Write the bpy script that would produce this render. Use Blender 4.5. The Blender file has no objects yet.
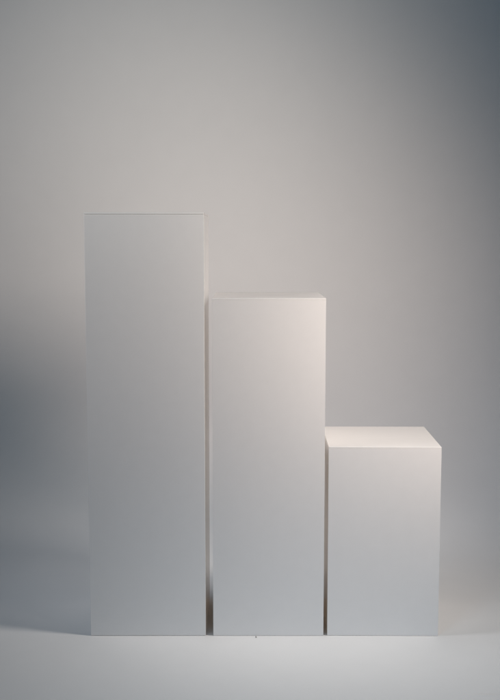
import bpy, bmesh, math, random
from mathutils import Vector
R = math.radians
S = bpy.context.scene
COL = S.collection

# ---------------------------------------------------------------- camera
CAM_D, CAM_H, PITCH = 2.71, 1.074, 6.18
cd = bpy.data.cameras.new('camera')
cd.sensor_fit = 'VERTICAL'; cd.sensor_height = 36.0; cd.lens = 36.0 * 1035 / 700
cd.clip_start = 0.05; cd.clip_end = 100
cam = bpy.data.objects.new('camera', cd); COL.objects.link(cam)
cam.location = (0, -CAM_D, CAM_H); cam.rotation_euler = (R(90 - PITCH), 0, 0)
S.camera = cam

# ---------------------------------------------------------------- world, exposure, lights
w = bpy.data.worlds.new('World'); S.world = w; w.use_nodes = True
bg = w.node_tree.nodes['Background']
bg.inputs['Color'].default_value = (0.80, 0.92, 1.0, 1); bg.inputs['Strength'].default_value = 0.0
S.view_settings.view_transform = 'Standard'; S.view_settings.look = 'None'
S.cycles.max_bounces = 24; S.cycles.diffuse_bounces = 20; S.cycles.glossy_bounces = 6
S.view_settings.exposure = 0.02; S.view_settings.gamma = 1.0

def softbox(name, loc, aim, size, power, color=(1, 1, 1), spread=180):
    l = bpy.data.lights.new(name, 'AREA'); l.shape = 'RECTANGLE'
    l.size, l.size_y = size; l.energy = power; l.color = color; l.spread = R(spread)
    o = bpy.data.objects.new(name, l); COL.objects.link(o)
    o.location = loc
    o.rotation_euler = (Vector(aim) - Vector(loc)).to_track_quat('-Z', 'Y').to_euler()
    return o
# BEGIN LIGHTS
bg.inputs['Color'].default_value = (0.24, 0.62, 1.0, 1); bg.inputs['Strength'].default_value = 0.0814
softbox('key_softbox', (1.065, -0.340, 1.875), (0.414, -0.150, 0.776), (0.323, 0.323), 3.495, (1.000, 0.922, 0.845), 74.4)
softbox('side_softbox', (1.392, -1.202, 1.227), (0.229, 0.753, 0.853), (0.677, 0.677), 4.494, (1.000, 0.838, 0.735), 58.3)
softbox('overhead_softbox', (-0.091, -2.143, 2.167), (-0.453, 2.681, 1.484), (1.170, 1.170), 3.418, (1.000, 0.952, 0.880), 44.1)
softbox('fill_softbox', (-1.952, -0.074, 2.109), (-0.435, 0.408, 0.920), (0.899, 0.899), 3.155, (0.954, 0.968, 1.000), 51.0)
softbox('low_softbox', (-1.430, -2.702, 1.218), (-0.427, -1.377, 0.470), (0.894, 0.894), 0.982, (0.613, 0.825, 1.000), 35.2)
# END LIGHTS

# ---------------------------------------------------------------- materials
def mat(name, base, rough, layers, bumps, spec=0.5, rough_var=0.0, dent=None):
    """layers: (scale, amount, (sx, sy, sz)) tone variation of the coat itself; bumps: (scale, distance)"""
    m = bpy.data.materials.new(name); m.use_nodes = True
    nt = m.node_tree; N = nt.nodes; L = nt.links; b = N['Principled BSDF']
    b.inputs['Roughness'].default_value = rough
    b.inputs['Specular IOR Level'].default_value = spec
    tc = N.new('ShaderNodeTexCoord')
    def noise(scale, stretch=(1, 1, 1), detail=5):
        mp = N.new('ShaderNodeMapping'); mp.inputs['Scale'].default_value = stretch
        L.new(tc.outputs['Object'], mp.inputs['Vector'])
        n = N.new('ShaderNodeTexNoise'); n.inputs['Scale'].default_value = scale; n.inputs['Detail'].default_value = detail
        L.new(mp.outputs['Vector'], n.inputs['Vector'])
        return n.outputs['Fac']
    def math_(op, a_, b_):
        n = N.new('ShaderNodeMath'); n.operation = op
        for i, v in enumerate((a_, b_)):
            if v is None: continue
            if isinstance(v, (int, float)): n.inputs[i].default_value = v
            else: L.new(v, n.inputs[i])
        return n.outputs[0]
    fac = None
    for sc, amt, st in layers:
        v = math_('MULTIPLY_ADD', noise(sc, st), amt * 3.0); v.node.inputs[2].default_value = 1 - amt * 1.5
        fac = v if fac is None else math_('MULTIPLY', fac, v)
    if fac is None: b.inputs['Base Color'].default_value = (*base, 1)
    else:
        mx = N.new('ShaderNodeVectorMath'); mx.operation = 'SCALE'; mx.inputs[0].default_value = base
        L.new(fac, mx.inputs['Scale']); L.new(mx.outputs['Vector'], b.inputs['Base Color'])
    if rough_var:
        v = math_('MULTIPLY_ADD', noise(7, (1, 1, 1), 7), rough_var * 2); v.node.inputs[2].default_value = rough - rough_var
        L.new(v, b.inputs['Roughness'])
    h = None
    for sc, dist in bumps:
        v = math_('MULTIPLY', noise(sc, (1, 1, 1), 3), dist)
        h = v if h is None else math_('ADD', h, v)
    if dent:                                            # one small crease pressed into the paper
        cx, cy, rx, ry, hh = dent
        sp = N.new('ShaderNodeSeparateXYZ'); L.new(tc.outputs['Object'], sp.inputs[0])
        ex = math_('POWER', math_('DIVIDE', math_('SUBTRACT', sp.outputs[0], cx), rx), 2)
        ey = math_('POWER', math_('DIVIDE', math_('SUBTRACT', sp.outputs[1], cy), ry), 2)
        g = math_('EXPONENT', math_('MULTIPLY', math_('ADD', ex, ey), -1.0), None)
        h = math_('ADD', h, math_('MULTIPLY', g, hh))
    if h is not None:
        bp = N.new('ShaderNodeBump'); bp.inputs['Strength'].default_value = 1.0; bp.inputs['Distance'].default_value = 1.0
        L.new(h, bp.inputs['Height']); L.new(bp.outputs['Normal'], b.inputs['Normal'])
    return m
M_PAINT = mat('white_satin_paint', (0.93, 0.93, 0.932), 0.16,
              [(2.2, 0.018, (1, 1, .6)), (38, 0.012, (1, 1, 1)), (240, 0.012, (1, 1, 1))],
              [(420, 0.00002)], 0.5, 0.04)
M_PAPER = mat('white_backdrop_paper', (0.76, 0.757, 0.755), 0.75,
              [(1.1, 0.015, (1, 1, 1)), (14, 0.012, (1, 1, 1)), (260, 0.016, (1, 1, 1))],
              [(1.7, 0.0035), (9, 0.00025), (300, 0.00004)], 0.3, 0.0, (0.556, -0.366, 0.028, 0.007, 0.0018))
def add_gap_glow(m, amount, colour):               # warm translucency added to the paint so the gaps between plinths glow brown
    nt = m.node_tree; out = nt.nodes['Material Output']; b = nt.nodes['Principled BSDF']
    t = nt.nodes.new('ShaderNodeBsdfTranslucent'); t.inputs['Color'].default_value = (*colour, 1)
    mx = nt.nodes.new('ShaderNodeMixShader'); mx.inputs['Fac'].default_value = amount
    nt.links.new(b.outputs[0], mx.inputs[1]); nt.links.new(t.outputs[0], mx.inputs[2]); nt.links.new(mx.outputs[0], out.inputs['Surface'])
add_gap_glow(M_PAINT, 0.15, (0.96, 0.82, 0.67))
M_CHIP = mat('dried_paint_chip', (0.20, 0.19, 0.17), 0.8, [(200, 0.1, (1, 1, 1))], [])

def mesh_obj(name, bm, m, parent=None, smooth=False):
    me = bpy.data.meshes.new(name); bmesh.ops.recalc_face_normals(bm, faces=bm.faces); bm.to_mesh(me); bm.free()
    if smooth:
        for p in me.polygons: p.use_smooth = True
    me.materials.append(m)
    o = bpy.data.objects.new(name, me); COL.objects.link(o); o.parent = parent
    return o

# ---------------------------------------------------------------- the seamless sweep
WALL_Y, RAD = 1.6, 0.9
def sweep():
    prof = [(-5.0, 0.0), (-2.0, 0.0)]
    prof += [(y * .2 - 1.0, 0.0) for y in range(0, 1)]
    y0 = WALL_Y - RAD
    prof += [(y0 + RAD * math.sin(a), RAD - RAD * math.cos(a)) for a in [R(i * 90 / 40) for i in range(41)]]
    prof += [(WALL_Y, 4.5)]
    bm = bmesh.new(); rows = []
    for (y, z) in prof:
        rows.append([bm.verts.new((x, y, z)) for x in (-4.5, -1.5, 0, 1.5, 4.5)])
    for a, b in zip(rows, rows[1:]):
        for i in range(4): bm.faces.new((a[i], a[i + 1], b[i + 1], b[i]))
    return bm
bd = mesh_obj('ground', sweep(), M_PAPER, smooth=True)
bd['kind'] = 'structure'

# ---------------------------------------------------------------- plinths
def box_bm(x0, x1, y0, y1, z0, z1, bev):
    bm = bmesh.new(); bmesh.ops.create_cube(bm, size=1)
    for v in bm.verts:
        v.co = ((x0 + x1) / 2 + v.co.x * (x1 - x0), (y0 + y1) / 2 + v.co.y * (y1 - y0), (z0 + z1) / 2 + v.co.z * (z1 - z0))
    bmesh.ops.bevel(bm, geom=bm.edges[:], offset=bev, segments=3, affect='EDGES', profile=0.5)
    return bm
def plinth(x0, x1, h, label, rot=0.0, y=0.0, seam=0.0003):
    w_ = x1 - x0; d = 0.30
    root = bpy.data.objects.new('display_plinth', None); COL.objects.link(root)
    root.location = ((x0 + x1) / 2, y + d / 2, 0); root.rotation_euler = (0, 0, R(rot)); root.empty_display_size = .1
    root['label'] = label; root['category'] = 'plinth'; root['group'] = 'white display plinths standing in a row'
    mesh_obj('body', box_bm(-w_/2, w_/2, -d/2, d/2, 0.0008, h - 0.0052 - seam, 0.0010 if seam > 0.0002 else 0.0004), M_PAINT, root)
    mesh_obj('top_panel', box_bm(-w_/2, w_/2, -d/2, d/2, h - 0.0052, h, 0.0013 if seam > 0.0002 else 0.0007), M_PAINT, root)
    return root
plinth(-0.4315, -0.1200, 1.140, 'tallest white square plinth, at the left end of the row of three')
plinth(-0.0995, 0.1990, 0.917, 'middle-height white plinth standing between the tallest and the shortest one', seam=0.00008)
plinth(0.2112, 0.5110, 0.521, 'shortest white plinth with its top face in full view', rot=-0.6, seam=0.00008)

# ---------------------------------------------------------------- a crumb on the floor
def crumb(x, y, sx, sy, sz, seed, label):
    rnd = random.Random(seed); bm = bmesh.new()
    bmesh.ops.create_icosphere(bm, subdivisions=2, radius=1)
    for v in bm.verts:
        k = 1 + rnd.uniform(-.28, .28); v.co = Vector((v.co.x * sx * k, v.co.y * sy * k, max(0, (v.co.z * .5 + .5) * sz * k)))
    o = mesh_obj('crumb', bm, M_CHIP); o.location = (x, y, 0.0002); o.rotation_euler = (0, 0, rnd.uniform(0, 3))
    o['label'] = label; o['category'] = 'crumb'
crumb(0.0165, -0.011, 0.0028, 0.0016, 0.0022, 3, 'tiny dark crumb on the floor at the front foot of the middle plinth')
